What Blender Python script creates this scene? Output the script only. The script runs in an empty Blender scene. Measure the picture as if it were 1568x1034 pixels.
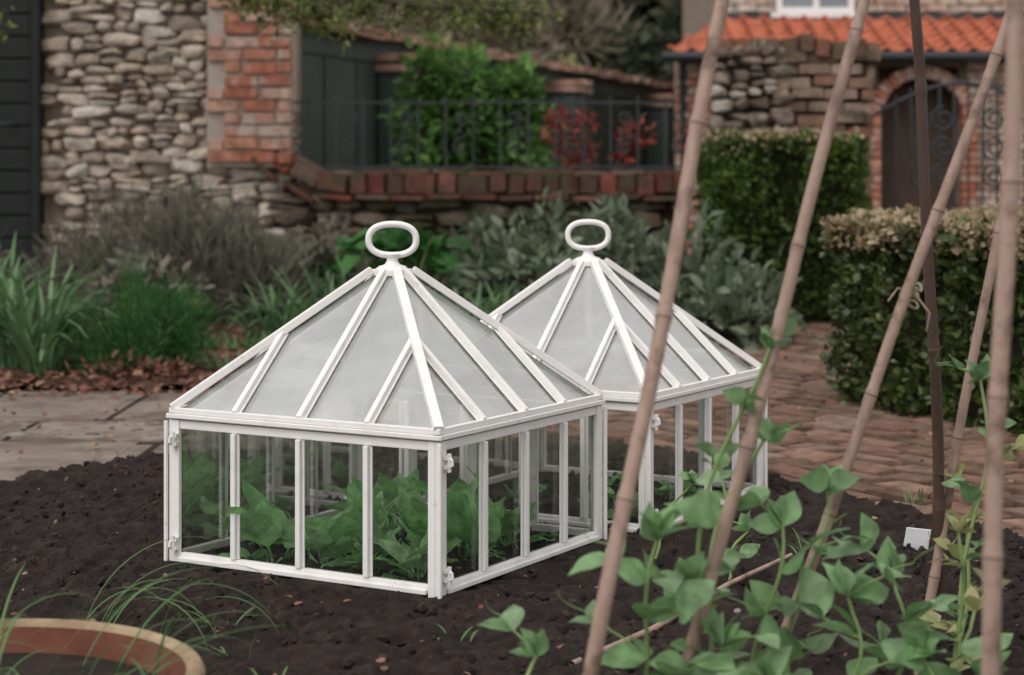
import bpy, bmesh, math, random
import numpy as np
from mathutils import Vector, Matrix
rng=np.random.default_rng(11); random.seed(5)
S=bpy.context.scene
PI=math.pi
# ---------------------------------------------------------------- helpers
def link(ob,parent=None):
    S.collection.objects.link(ob)
    if parent is not None: ob.parent=parent
    return ob
def empty(name,loc=(0,0,0),rz=0):
    e=bpy.data.objects.new(name,None); e.empty_display_size=.1
    e.location=loc; e.rotation_euler=(0,0,rz); return link(e)
def build(name,V,F,mat,parent=None,smooth=False):
    me=bpy.data.meshes.new(name)
    V=np.asarray(V,dtype=float).reshape(-1,3)
    me.from_pydata(V.tolist(),[],F.tolist() if hasattr(F,'tolist') else F)
    if smooth: me.polygons.foreach_set('use_smooth',[True]*len(me.polygons))
    me.materials.append(mat); me.update()
    return link(bpy.data.objects.new(name,me),parent)
def merge(parts):
    Vs=[];Fs=[];o=0
    for V,F in parts:
        V=np.asarray(V,float).reshape(-1,3); F=np.asarray(F)
        Vs.append(V); Fs.extend((F+o).tolist()); o+=len(V)
    return np.concatenate(Vs),Fs
def inst(T,F,M,P):
    T=np.asarray(T,float);F=np.asarray(F)
    V=np.einsum('nij,mj->nmi',M,T)+P[:,None,:]
    FF=F[None]+(np.arange(len(P))*len(T))[:,None,None]
    return V.reshape(-1,3),FF.reshape(-1,F.shape[1])
def nrm(a): return a/np.maximum(np.linalg.norm(a,axis=-1,keepdims=True),1e-9)
def frames(D,s,up=.8,sx=None):
    D=nrm(D); n=len(D)
    N=rng.normal(size=(n,3)); N[:,2]+=up*2
    X=nrm(np.cross(D,N)); Z=np.cross(X,D)
    s=np.broadcast_to(s,(n,))[:,None]; sx=s if sx is None else np.broadcast_to(sx,(n,))[:,None]
    return np.stack([X*sx,D*s,Z*s],axis=2)
def zrot(a,sx,sy,sz):
    c,s=np.cos(a),np.sin(a); M=np.zeros((len(a),3,3))
    M[:,0,0]=c*sx;M[:,0,1]=-s*sy;M[:,1,0]=s*sx;M[:,1,1]=c*sy;M[:,2,2]=sz; return M
_tab=rng.random((256,256))
def vn(x,y):
    xi=np.floor(x).astype(int);yi=np.floor(y).astype(int);fx=x-xi;fy=y-yi
    fx=fx*fx*(3-2*fx);fy=fy*fy*(3-2*fy)
    a=_tab[xi&255,yi&255];b=_tab[(xi+1)&255,yi&255];c=_tab[xi&255,(yi+1)&255];d=_tab[(xi+1)&255,(yi+1)&255]
    return (a*(1-fx)+b*fx)*(1-fy)+(c*(1-fx)+d*fx)*fy-.5
def ico(sub):
    bm=bmesh.new(); bmesh.ops.create_icosphere(bm,subdivisions=sub,radius=1)
    V=np.array([v.co[:] for v in bm.verts]); F=np.array([[v.index for v in f.verts] for f in bm.faces]); bm.free(); return V,F
I1=ico(1);I2=ico(2);I3=ico(4)
def chamfer(b=.08):
    bm=bmesh.new(); bmesh.ops.create_cube(bm,size=2)
    bmesh.ops.bevel(bm,geom=bm.edges[:],offset=b,segments=2,affect='EDGES')
    bmesh.ops.triangulate(bm,faces=bm.faces[:]); bm.verts.index_update()
    V=np.array([v.co[:] for v in bm.verts]); F=np.array([[v.index for v in f.verts] for f in bm.faces]); bm.free(); return V,F
CH=chamfer(.12)
def leafT(n,w,fold=.25,curl=.15,stalk=0.,pk=.75,wav=0.):
    t=np.linspace(0,1,n+1); V=[]
    for i,tt in enumerate(t):
        if tt<stalk: ww=.02
        else:
            q=(tt-stalk)/(1-stalk); ww=w*.5*max(math.sin(PI*q**pk),.03)
        z=-curl*tt*tt
        k=wav*math.sin(i*2.3)
        V+=[(-ww,tt,z+fold*ww+k),(0,tt,z),(ww,tt,z+fold*ww-k)]
    F=[]
    for i in range(n):
        a=i*3; F+=[(a,a+1,a+4,a+3),(a+1,a+2,a+5,a+4)]
    return np.array(V),np.array(F)
TINY=(np.array([(0,0,0),(.3,.45,.1),(0,1,0),(-.3,.45,.1)],float),np.array([(0,1,2,3)]))
ROUND=(np.array([(0,0,0),(.3,.2,.06),(.36,.55,.1),(0,1,0),(-.36,.55,.1),(-.3,.2,.06)],float),np.array([(0,1,2,3),(0,3,4,5)]))
def blades(P,az,L,W,elev,droop,n=6,pw=1.2):
    N=len(P); t=np.linspace(0,1,n+1)
    L=np.broadcast_to(L,(N,));W=np.broadcast_to(W,(N,));elev=np.broadcast_to(elev,(N,));droop=np.broadcast_to(droop,(N,))
    ang=elev[:,None]-droop[:,None]*t[None]**pw
    st=(L/n)[:,None]
    h=np.concatenate([np.zeros((N,1)),np.cumsum(np.cos(ang[:,:-1])*st,1)],1)
    v=np.concatenate([np.zeros((N,1)),np.cumsum(np.sin(ang[:,:-1])*st,1)],1)
    C=np.stack([P[:,0:1]+h*np.cos(az)[:,None],P[:,1:2]+h*np.sin(az)[:,None],P[:,2:3]+v],2)
    sd=np.stack([-np.sin(az),np.cos(az),np.zeros(N)],1)[:,None,:]
    w=(W[:,None]*(np.sin(PI*(.12+.86*t))**.6)[None])[:,:,None]*.5
    V=np.stack([C-sd*w,C+sd*w],2).reshape(-1,3)
    f=np.array([(2*i,2*i+1,2*i+3,2*i+2) for i in range(n)])
    F=(f[None]+(np.arange(N)*(2*(n+1)))[:,None,None]).reshape(-1,4)
    return V,F
def tube(path,r,k=8):
    P=np.asarray(path,float); n=len(P); r=np.broadcast_to(r,(n,))
    T=np.gradient(P,axis=0); T=nrm(T)
    ref=np.array([0,0,1.]) if abs(T[0,2])<.9 else np.array([0,1.,0])
    if np.mean(np.abs(T[:,1]))<.15: ref=np.array([0,1.,0])
    A=nrm(np.cross(T,ref[None])); B=np.cross(T,A)
    a=np.linspace(0,2*PI,k,endpoint=False)
    V=P[:,None]+r[:,None,None]*(np.cos(a)[None,:,None]*A[:,None]+np.sin(a)[None,:,None]*B[:,None])
    F=[]
    for i in range(n-1):
        for j in range(k):
            F.append((i*k+j,i*k+(j+1)%k,(i+1)*k+(j+1)%k,(i+1)*k+j))
    return V.reshape(-1,3),np.array(F)
def lathe(prof,c,n=48):
    a=np.linspace(0,2*PI,n,endpoint=False); V=[];F=[]
    for r,z in prof:
        for t in a: V.append((c[0]+r*math.cos(t),c[1]+r*math.sin(t),c[2]+z))
    for i in range(len(prof)-1):
        for j in range(n): F.append((i*n+j,i*n+(j+1)%n,(i+1)*n+(j+1)%n,(i+1)*n+j))
    return np.array(V),np.array(F)
BOXF=np.array([(0,3,2,1),(4,5,6,7),(0,1,5,4),(1,2,6,5),(2,3,7,6),(3,0,4,7)])
def box(x0,x1,y0,y1,z0,z1):
    return np.array([(x0,y0,z0),(x1,y0,z0),(x1,y1,z0),(x0,y1,z0),(x0,y0,z1),(x1,y0,z1),(x1,y1,z1),(x0,y1,z1)],float),BOXF
def bar(p0,p1,w,h,up=(0,0,1)):
    p0=np.array(p0,float);p1=np.array(p1,float);d=nrm(p1-p0);s=nrm(np.cross(d,np.array(up,float)));u=np.cross(s,d)
    V=[]
    for p in (p0,p1):
        for a,b in ((-1,-1),(1,-1),(1,1),(-1,1)): V.append(p+s*a*w/2+u*b*h/2)
    return np.array(V),np.array([(0,3,2,1),(4,5,6,7),(0,1,5,4),(1,2,6,5),(2,3,7,6),(3,0,4,7)])
def bevel(ob,w,seg=2):
    m=ob.modifiers.new('bevel','BEVEL'); m.width=w; m.segments=seg; m.limit_method='ANGLE'; return ob
def inpoly(x,y,poly):
    c=np.zeros(x.shape,bool);j=len(poly)-1
    for i in range(len(poly)):
        xi,yi=poly[i];xj,yj=poly[j]
        k=((yi>y)!=(yj>y))&(x<(xj-xi)*(y-yi)/((yj-yi) if yj!=yi else 1e-9)+xi); c^=k; j=i
    return c
# ---------------------------------------------------------------- materials
def base(name):
    m=bpy.data.materials.new(name); m.use_nodes=True; nt=m.node_tree
    b=nt.nodes['Principled BSDF']; return m,nt,b
def ramp(nt,cols,pos=None):
    r=nt.nodes.new('ShaderNodeValToRGB'); n=len(cols)
    pos=pos or [i/(n-1) for i in range(n)]
    e=r.color_ramp.elements
    e[0].position=pos[0];e[0].color=(*cols[0],1);e[1].position=pos[-1];e[1].color=(*cols[-1],1)
    for i in range(1,n-1):
        x=e.new(pos[i]); x.color=(*cols[i],1)
    return r
def noiseN(nt,scale,detail=4,stretch=None,rough=.6):
    tc=nt.nodes.new('ShaderNodeTexCoord'); mp=nt.nodes.new('ShaderNodeMapping')
    if stretch: mp.inputs['Scale'].default_value=stretch
    nz=nt.nodes.new('ShaderNodeTexNoise'); nz.inputs['Scale'].default_value=scale; nz.inputs['Detail'].default_value=detail; nz.inputs['Roughness'].default_value=rough
    nt.links.new(tc.outputs['Object'],mp.inputs[0]); nt.links.new(mp.outputs[0],nz.inputs['Vector']); return nz
def mixc(nt,mode,fac,a,b):
    m=nt.nodes.new('ShaderNodeMix'); m.data_type='RGBA'; m.blend_type=mode
    for sock,v in ((m.inputs[0],fac),(m.inputs[6],a),(m.inputs[7],b)):
        if hasattr(v,'is_output'): nt.links.new(v,sock)
        else: sock.default_value=v if isinstance(v,(int,float)) else (*v,1)
    return m.outputs[2]
def surf(name,cols,scale=5,rough=.85,bump=.4,bscale=40,island=False,stretch=None,spec=.25,moss=None,var=(.55,1.25),dist=.01,metal=0):
    m,nt,b=base(name); L=nt.links
    if island:
        g=nt.nodes.new('ShaderNodeNewGeometry'); r=ramp(nt,cols); L.new(g.outputs['Random Per Island'],r.inputs[0])
        nz=noiseN(nt,scale,4,stretch); v=ramp(nt,[(var[0],)*3,(var[1],)*3],[.3,.7]); L.new(nz.outputs[0],v.inputs[0])
        c=mixc(nt,'MULTIPLY',1.,r.outputs[0],v.outputs[0])
    else:
        nz=noiseN(nt,scale,5,stretch); r=ramp(nt,cols,[.28+.44*i/(len(cols)-1) for i in range(len(cols))]); L.new(nz.outputs[0],r.inputs[0]); c=r.outputs[0]
    if moss:
        n2=noiseN(nt,moss[1],5); r2=ramp(nt,[(0,)*3,(1,)*3],[moss[2],moss[2]+.12]); L.new(n2.outputs[0],r2.inputs[0])
        c=mixc(nt,'MIX',r2.outputs[0],c,moss[0])
    L.new(c,b.inputs['Base Color']); b.inputs['Roughness'].default_value=rough; b.inputs['Specular IOR Level'].default_value=spec; b.inputs['Metallic'].default_value=metal
    if bump:
        n3=noiseN(nt,bscale,4); bp=nt.nodes.new('ShaderNodeBump'); bp.inputs['Strength'].default_value=bump; bp.inputs['Distance'].default_value=dist
        L.new(n3.outputs[0],bp.inputs['Height']); L.new(bp.outputs[0],b.inputs['Normal'])
    return m
def leafmat(name,cols,rough=.5,trans=.25,spec=.35,var=None,gain=1.):
    m,nt,b=base(name); L=nt.links; cols=[tuple(min(.9,q*gain) for q in c_) for c_ in cols]
    g=nt.nodes.new('ShaderNodeNewGeometry'); r=ramp(nt,cols); L.new(g.outputs['Random Per Island'],r.inputs[0]); c=r.outputs[0]
    if var:
        nz=noiseN(nt,var,2); v=ramp(nt,[(.55,)*3,(1.3,)*3],[.3,.7]); L.new(nz.outputs[0],v.inputs[0]); c=mixc(nt,'MULTIPLY',1.,c,v.outputs[0])
    L.new(c,b.inputs['Base Color']); b.inputs['Roughness'].default_value=rough; b.inputs['Specular IOR Level'].default_value=spec
    if trans:
        t=nt.nodes.new('ShaderNodeBsdfTranslucent'); L.new(c,t.inputs[0]); mx=nt.nodes.new('ShaderNodeMixShader'); mx.inputs[0].default_value=trans
        L.new(b.outputs[0],mx.inputs[1]); L.new(t.outputs[0],mx.inputs[2]); L.new(mx.outputs[0],nt.nodes['Material Output'].inputs[0])
    return m
def glassmat(name,haze,gloss,hz=(.75,.78,.78),var=.3,sc=6,tl_=.4):
    m,nt,b=base(name); L=nt.links; nt.nodes.remove(b)
    tr=nt.nodes.new('ShaderNodeBsdfTransparent'); tr.inputs[0].default_value=(.98,.99,.985,1)
    df=nt.nodes.new('ShaderNodeBsdfDiffuse'); df.inputs[0].default_value=(*hz,1)
    tl=nt.nodes.new('ShaderNodeBsdfTranslucent'); tl.inputs[0].default_value=(*hz,1)
    gl=nt.nodes.new('ShaderNodeBsdfGlossy'); gl.inputs['Roughness'].default_value=.04
    m0=nt.nodes.new('ShaderNodeMixShader'); m0.inputs[0].default_value=tl_; L.new(df.outputs[0],m0.inputs[1]); L.new(tl.outputs[0],m0.inputs[2])
    nz=noiseN(nt,sc,6); mr=nt.nodes.new('ShaderNodeMapRange'); mr.inputs[1].default_value=.3; mr.inputs[2].default_value=.75
    mr.inputs[3].default_value=haze*(1-var); mr.inputs[4].default_value=haze*(1+var); L.new(nz.outputs[0],mr.inputs[0])
    m1=nt.nodes.new('ShaderNodeMixShader'); L.new(mr.outputs[0],m1.inputs[0]); L.new(tr.outputs[0],m1.inputs[1]); L.new(m0.outputs[0],m1.inputs[2])
    fr=nt.nodes.new('ShaderNodeFresnel'); fr.inputs[0].default_value=1.5
    ad=nt.nodes.new('ShaderNodeMath'); ad.operation='MULTIPLY_ADD'; ad.inputs[1].default_value=gloss[1]; ad.inputs[2].default_value=gloss[0]; L.new(fr.outputs[0],ad.inputs[0])
    m2=nt.nodes.new('ShaderNodeMixShader'); L.new(ad.outputs[0],m2.inputs[0]); L.new(m1.outputs[0],m2.inputs[1]); L.new(gl.outputs[0],m2.inputs[2])
    L.new(m2.outputs[0],nt.nodes['Material Output'].inputs[0]); return m

M={}
M['earth']=surf('earth',[(.05,.035,.025),(.10,.075,.05),(.07,.08,.035)],1.5,.95,.6,30)
M['soil']=surf('soil',[(.008,.005,.004),(.018,.0105,.0085),(.040,.024,.019)],18,.85,1.,130,dist=.008,spec=.3)
M['clod']=surf('clod',[(.009,.0055,.0045),(.022,.0135,.011),(.046,.029,.023),(.013,.008,.0065),(.030,.019,.015)],60,.85,.8,160,island=True,dist=.003,spec=.35)
M['pebble']=surf('pebble',[(.14,.11,.09),(.22,.18,.15),(.10,.08,.065),(.28,.25,.22)],30,.85,.3,150,island=True,dist=.002)
M['bordersoil']=surf('border_soil',[(.04,.022,.016),(.085,.045,.03),(.13,.07,.045)],8,.95,.8,60)
M['slab']=surf('slab',[(.21,.165,.14),(.27,.22,.185),(.17,.135,.115)],5,.9,.7,45,island=True,moss=((.12,.095,.07),3,.52),dist=.008)
M['paver']=surf('paver',[(.19,.105,.075),(.25,.15,.11),(.13,.08,.055),(.27,.185,.14)],16,.85,.6,70,island=True,moss=((.09,.065,.035),2.2,.62),dist=.006)
M['pavejoint']=surf('pave_joint',[(.022,.015,.010),(.05,.038,.02)],8,.95,.5,60)
M['stone']=surf('stone',[(.56,.455,.36),(.66,.58,.48),(.42,.335,.27),(.60,.48,.37),(.72,.65,.57),(.32,.26,.21),(.60,.51,.42)],14,.92,1.,26,island=True,moss=((.27,.21,.165),3.5,.58),dist=.025,var=(.6,1.1))
M['stone_dark']=surf('stone_dark',[(.14,.11,.085),(.24,.19,.15),(.09,.075,.06),(.18,.12,.085)],9,.92,.8,35,island=True,moss=((.06,.06,.03),2.5,.5),dist=.02)
M['flint']=surf('flint',[(.11,.085,.068),(.22,.175,.14),(.52,.46,.40),(.14,.11,.09),(.32,.25,.20)],12,.85,1.,30,island=True,moss=((.09,.072,.052),5,.52),dist=.02)
M['mortar']=surf('mortar',[(.18,.14,.108),(.34,.28,.22)],12,.95,.9,40,dist=.02)
M['mortar_dark']=surf('mortar_dark',[(.045,.034,.027),(.10,.075,.06)],10,.95,.7,50)
M['mortar_light']=surf('mortar_light',[(.34,.28,.24),(.46,.40,.35)],10,.95,.7,50)
M['brick']=surf('brick',[(.44,.16,.095),(.36,.15,.105),(.50,.23,.15),(.50,.35,.28),(.38,.125,.075),(.46,.29,.22)],14,.9,.7,60,island=True,moss=((.46,.38,.33),5,.52),dist=.008)
M['brick_old']=surf('brick_old',[(.15,.045,.034),(.095,.042,.034),(.19,.075,.05),(.07,.048,.037),(.25,.07,.047),(.15,.105,.085)],12,.9,.9,50,island=True,moss=((.08,.065,.038),7,.50),dist=.012)
M['brick_pier']=surf('brick_pier',[(.22,.09,.06),(.26,.15,.105),(.12,.075,.052),(.36,.27,.21),(.17,.10,.07)],12,.9,.9,50,island=True,moss=((.085,.07,.043),6,.50),dist=.01)
M['brick_pale']=surf('brick_pale',[(.5,.35,.28),(.55,.46,.39),(.44,.28,.21),(.6,.53,.47)],9,.9,.5,50,island=True,dist=.01)
M['tile']=surf('tile',[(.50,.12,.055),(.42,.10,.05),(.56,.17,.08)],3,.8,.4,30,island=True,moss=((.18,.12,.08),2,.66))
M['oldtile']=surf('oldtile',[(.34,.19,.14),(.42,.27,.21),(.27,.15,.11),(.46,.35,.29)],8,.9,.5,30,island=True)
M['greenpaint']=surf('green_paint',[(.042,.060,.053),(.064,.084,.075)],2.0,.6,.15,30,spec=.3)
M['blackdoor']=surf('black_door',[(.011,.014,.013),(.018,.022,.021)],5,.5,.2,40,stretch=(1,1,6))
M['iron']=surf('iron',[(.018,.022,.026),(.035,.04,.045)],20,.5,.3,80,spec=.5)
M['white']=surf('white_paint',[(.70,.68,.66),(.81,.79,.775),(.78,.76,.745)],14,.45,.3,60,spec=.4,moss=((.46,.40,.35),32,.66),dist=.002)
M['wframe']=surf('window_frame',[(.72,.72,.72),(.8,.8,.8)],5,.5,0)
M['wglass']=surf('window_glass',[(.12,.14,.16),(.25,.28,.3)],2,.1,0,spec=.8)
M['wood']=surf('old_wood',[(.05,.032,.022),(.09,.06,.045)],5,.8,.4,30,stretch=(6,6,1))
M['cane']=surf('cane',[(.21,.135,.105),(.37,.26,.21),(.28,.19,.15)],22,.55,.5,90,stretch=(1,1,.2),spec=.35,moss=((.14,.09,.068),14,.56),dist=.003)
M['cane_dark']=surf('cane_dark',[(.055,.033,.027),(.11,.068,.054)],16,.5,.35,60,stretch=(1,1,.25),spec=.4,dist=.003)
M['node']=surf('cane_node',[(.10,.06,.045),(.20,.13,.10)],30,.7,.3,80)
M['twine']=surf('twine',[(.20,.15,.11),(.32,.26,.2)],80,.9,.5,200)
M['bark']=surf('bark',[(.06,.045,.035),(.12,.095,.075)],8,.95,.8,30,stretch=(1,1,.3),dist=.02)
M['twig']=surf('twig',[(.08,.06,.045),(.14,.11,.085)],8,.9,.3,30)
M['terra']=surf('terracotta',[(.24,.16,.10),(.36,.27,.17),(.43,.34,.23)],9,.9,.8,50,moss=((.11,.11,.05),7,.50),dist=.006)
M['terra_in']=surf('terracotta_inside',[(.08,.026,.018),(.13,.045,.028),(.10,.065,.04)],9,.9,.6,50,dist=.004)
M['label']=surf('label_plastic',[(.75,.75,.78),(.82,.82,.84)],5,.4,0)
M['g_hedge']=leafmat('hedge_leaves',[(.028,.05,.014),(.062,.095,.024),(.036,.066,.017),(.13,.155,.05),(.025,.044,.014)],.33,.2,.5,var=5,gain=1.1)
M['g_hedge2']=leafmat('hedge_leaves_far',[(.03,.052,.012),(.06,.105,.018),(.04,.072,.016),(.10,.15,.03)],.5,.2,.35,var=4,gain=1.3)
M['g_dry']=leafmat('hedge_dry_leaves',[(.40,.30,.19),(.28,.21,.12),(.46,.37,.25),(.19,.18,.08)],.7,.2)
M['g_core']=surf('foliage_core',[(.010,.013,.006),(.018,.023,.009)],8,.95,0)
M['g_sage']=leafmat('sage_leaves',[(.095,.13,.075),(.17,.22,.14),(.07,.10,.055),(.27,.32,.23),(.12,.16,.095)],.6,.25,.3,var=3,gain=1.0)
M['g_lav']=leafmat('lavender_leaves',[(.17,.16,.125),(.23,.22,.18),(.13,.125,.09),(.25,.22,.18)],.8,.2,gain=1.05)
M['g_fennel']=leafmat('fennel_leaves',[(.028,.11,.025),(.045,.18,.045),(.065,.15,.03),(.02,.09,.025)],.6,.35,gain=1.0)
M['g_strap']=leafmat('strap_leaves',[(.065,.14,.055),(.12,.22,.09),(.08,.165,.08),(.16,.26,.12)],.4,.3,.45,gain=1.1)
M['g_big']=leafmat('big_leaves',[(.025,.09,.018),(.04,.14,.03),(.06,.17,.045)],.5,.25,gain=1.35)
M['g_bright']=leafmat('bright_leaves',[(.09,.21,.045),(.16,.33,.075),(.05,.13,.03),(.25,.42,.12)],.55,.35,.3,var=2.5)
M['g_red']=leafmat('red_leaves',[(.26,.03,.03),(.16,.025,.025),(.38,.08,.06),(.07,.09,.03)],.5,.3)
M['g_over']=leafmat('tree_leaves',[(.11,.15,.035),(.20,.25,.07),(.07,.11,.025),(.28,.28,.10)],.55,.45)
M['g_conifer']=leafmat('conifer_leaves',[(.045,.06,.035),(.08,.095,.052),(.06,.075,.045)],.8,.15,var=.6,gain=1.2)
M['g_twiggy']=leafmat('twig_haze',[(.28,.23,.18),(.38,.32,.25),(.29,.27,.18),(.22,.185,.14)],.9,.2,var=.5)
M['g_yel']=leafmat('yellowish_leaves',[(.27,.28,.11),(.19,.23,.09),(.33,.31,.15)],.8,.3)
M['g_cab']=leafmat('cabbage_leaves',[(.24,.52,.18),(.33,.63,.25),(.19,.44,.15),(.45,.72,.36)],.5,.4,.4,var=30)
M['g_pea']=leafmat('pea_leaves',[(.17,.31,.13),(.26,.43,.20),(.14,.27,.11),(.35,.50,.29)],.5,.35,.35,var=25,gain=1.0)
M['g_peay']=leafmat('pea_leaves_yellow',[(.46,.44,.19),(.32,.38,.15),(.52,.46,.28)],.5,.35,.35)
M['g_stem']=surf('pea_stem',[(.17,.26,.09),(.25,.34,.14)],20,.6,0)
M['g_grass']=leafmat('grass_blades',[(.07,.17,.05),(.12,.25,.08),(.14,.20,.08)],.5,.3)
M['litter']=leafmat('leaf_litter',[(.16,.065,.045),(.23,.11,.07),(.11,.05,.037),(.31,.20,.13),(.20,.05,.038)],.8,.1)
M['gl_roof']=glassmat('sky_white_roof_glass',.47,(.36,.8),hz=(.90,.94,.93),var=.38,sc=5,tl_=.35)  # pale diffuse share paints in the reflected bright sky, along with condensation
M['gl_side']=glassmat('side_glass',.035,(.012,.7),hz=(.6,.6,.56),var=.9,sc=14)

# ---------------------------------------------------------------- ground
rz=math.atan2(-.507,.862)
c1=(-.262,4.075,.030);c2=(.195,4.77,.018)
def loc_uv(x,y,c):
    dx=x-c[0];dy=y-c[1]; return dx*math.cos(rz)+dy*math.sin(rz), -dx*math.sin(rz)+dy*math.cos(rz)
n=60; g=np.linspace(-1,1,n); g=np.sign(g)*np.abs(g)**2*200
X,Y=np.meshgrid(g,g,indexing='ij'); V=np.stack([X,Y+20,np.zeros_like(X)],2).reshape(-1,3)
F=[(i*n+j,(i+1)*n+j,(i+1)*n+j+1,i*n+j+1) for i in range(n-1) for j in range(n-1)]
build('ground',V,F,M['earth'])
bed=[(-2.6,.8),(-2.6,4.2),(-1.38,4.98),(-1.03,5.45),(-.4,5.75),(.45,5.6),(.76,4.95),(1.14,4.2),(1.95,2.9),(2.3,.8)]
border=[(-4.5,7.25),(-1.15,7.25),(-.95,8.2),(-.2,8.75),(1.0,9.05),(1.15,10.0),(1.15,11.6),(-4.5,11.6)]
def bedmesh(name,poly,x0,x1,y0,y1,res,amps,z,mat,zmin=.016,flat=False):
    nx=int((x1-x0)/res);ny=int((y1-y0)/res)
    X,Y=np.meshgrid(np.linspace(x0,x1,nx),np.linspace(y0,y1,ny),indexing='ij')
    Z=np.full_like(X,z)
    for a,f in amps:
        q=vn(X*f+11,Y*f+37); Z+=a*2*q
    Z=np.maximum(Z,zmin)
    if flat:
        for c in (c1,c2):
            u_,v_=loc_uv(X,Y,c); m_=np.maximum(np.abs(u_),np.abs(v_)); w_=np.clip((.43-m_)/.05,0,1)
            Z=Z*(1-w_)+np.minimum(Z,c[2]-.003)*w_
    m=inpoly(X+.05*vn(X*8,Y*8),Y+.05*vn(X*8+50,Y*8),poly)
    ii,jj=np.nonzero(m[:-1,:-1]); F=np.stack([ii*ny+jj,(ii+1)*ny+jj,(ii+1)*ny+jj+1,ii*ny+jj+1],1)
    V=np.stack([X,Y,Z],2).reshape(-1,3)
    used=np.unique(F); mp=np.zeros(len(V),int); mp[used]=np.arange(len(used))
    return build(name,V[used],mp[F],mat,smooth=True)
bedmesh('soil_bed',bed,-2.7,2.4,.8,5.9,.0068,[(.005,3),(.006,9),(.011,23),(.010,55),(.004,100)],.028,M['soil'],.013,True)
bedmesh('border_bed',border,-4.6,1.3,7.1,11.6,.03,[(.02,2),(.02,8),(.02,22)],.030,M['bordersoil'])
def scat(poly,N,dens=None):
    p=np.array(poly); x=rng.uniform(p[:,0].min(),p[:,0].max(),N);y=rng.uniform(p[:,1].min(),p[:,1].max(),N)
    k=inpoly(x,y,poly)
    for c in (c1,c2):
        u_,v_=loc_uv(x,y,c); m_=np.maximum(np.abs(u_),np.abs(v_)); k&=~((m_>.30)&(m_<.375))
    return x[k],y[k]
x,y=scat(bed,46000); k=vn(x*6,y*6)+.5>rng.random(len(x))*.75; x=x[k];y=y[k]; s=.0018+.0115*rng.random(len(x))**5
R=np.linalg.qr(rng.normal(size=(len(x),3,3)))[0]*(s[:,None]*rng.uniform(.5,1.4,(len(x),3)))[:,None,:]
V,F=inst(*I1,R,np.stack([x,y,.027+.020*vn(x*23+11,y*23+37)+s*.35],1)); V=V*(1+0*V)+rng.normal(size=V.shape)*.0007; build('soil_crumbs',V,F,M['clod'],smooth=False)
x,y=scat(bed,200); s=.002+.006*rng.random(len(x))**3
R=np.linalg.qr(rng.normal(size=(len(x),3,3)))[0]*(s[:,None]*rng.uniform(.5,1.4,(len(x),3)))[:,None,:]
V,F=inst(*I2,R,np.stack([x,y,np.full(len(x),.034)],1)); build('soil_pebbles',V,F,M['pebble'],smooth=True)
def litter(name,x,y,z,s0,s1):
    N=len(x);D=rng.normal(size=(N,3));D[:,2]*=.25
    V,F=inst(*ROUND,frames(D,rng.uniform(s0,s1,N),1.6),np.stack([x,y,z+rng.uniform(0,.012,N)],1)); build(name,V,F,M['litter'])
x,y=scat(bed,1000); litter('bed_litter',x,y,.034,.005,.02)
x,y=scat(border,7000); k=(y<8.9)|(rng.random(len(y))<.3); litter('leaf_litter',x[k],y[k],.045,.02,.055)
x=rng.uniform(-3.2,3,2000); y=rng.uniform(5,9.5,2000); k=~inpoly(x,y,bed); litter('path_litter',x[k],y[k],.020,.008,.03)
x=rng.uniform(-3.2,-.7,900); y=rng.uniform(6.95,7.4,900); litter('edge_litter',x,y,.022,.015,.045)
# ---------------------------------------------------------------- paths
pj=np.array([(-5,4.0,.004),(5,4.0,.004),(5,17.8,.004),(-5,17.8,.004)]); 
build('path_bedding',pj,[(0,1,2,3)],M['pavejoint'])
cs=[];u=np.array([-.5,.866]);v=np.array([.866,.5])
for r in range(-40,60):
    for c in range(-50,60):
        off=.1075 if r%2 else 0
        p=np.array([.9,5.])+u*(c*.228+off+rng.normal()*.004)+v*(r*.118)
        x,y=p
        if not(-.1<x<5 and 3.2<y<12.6): continue
        if x<.75 and y<5.9: 
            if x<.3: continue
        cs.append((x,y,rng.normal()*.02))
cs=np.array(cs)
k=~inpoly(cs[:,0],cs[:,1],bed)&~inpoly(cs[:,0],cs[:,1],border); cs=cs[k]
N=len(cs)
Mx=zrot(math.atan2(.866,-.5)+cs[:,2],.1035+rng.normal(size=N)*.002,.0475+rng.normal(size=N)*.0015,.014)
Mx[:,2,0]=rng.normal(size=N)*.003;Mx[:,2,1]=rng.normal(size=N)*.003
V,F=inst(*CH,Mx,np.stack([cs[:,0],cs[:,1],.005+rng.normal(size=N)*.003],1)); build('brick_path',V,F,M['paver'])
cs=[]
for (y0,y1,w0,w1) in ((4.55,5.85,.8,1.3),(5.87,6.33,.25,.55),(6.35,7.2,.55,.95)):
    x=-4.2
    while x<-.1:
        w=rng.uniform(w0,w1); cs.append((x+w/2,(y0+y1)/2,w/2-.012,(y1-y0)/2)); x+=w
cs=np.array(cs);Mx=zrot(np.full(len(cs),-.0),cs[:,2],cs[:,3],.012)
V,F=inst(CH[0],CH[1],Mx,np.stack([cs[:,0],cs[:,1],-.001+rng.uniform(-.001,.001,len(cs))],1)); build('stone_path',V,F,M['slab'])
x=rng.uniform(-4,-.1,340);y=rng.uniform(5.95,6.3,340);s=rng.uniform(.008,.035,340)
V,F=inst(*I2,zrot(rng.uniform(0,6,340),s,s*rng.uniform(.5,.9,340),s*.22),np.stack([x,y,np.full(340,.010)],1)); build('path_stones',V,F,M['pebble'],smooth=True)
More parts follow.
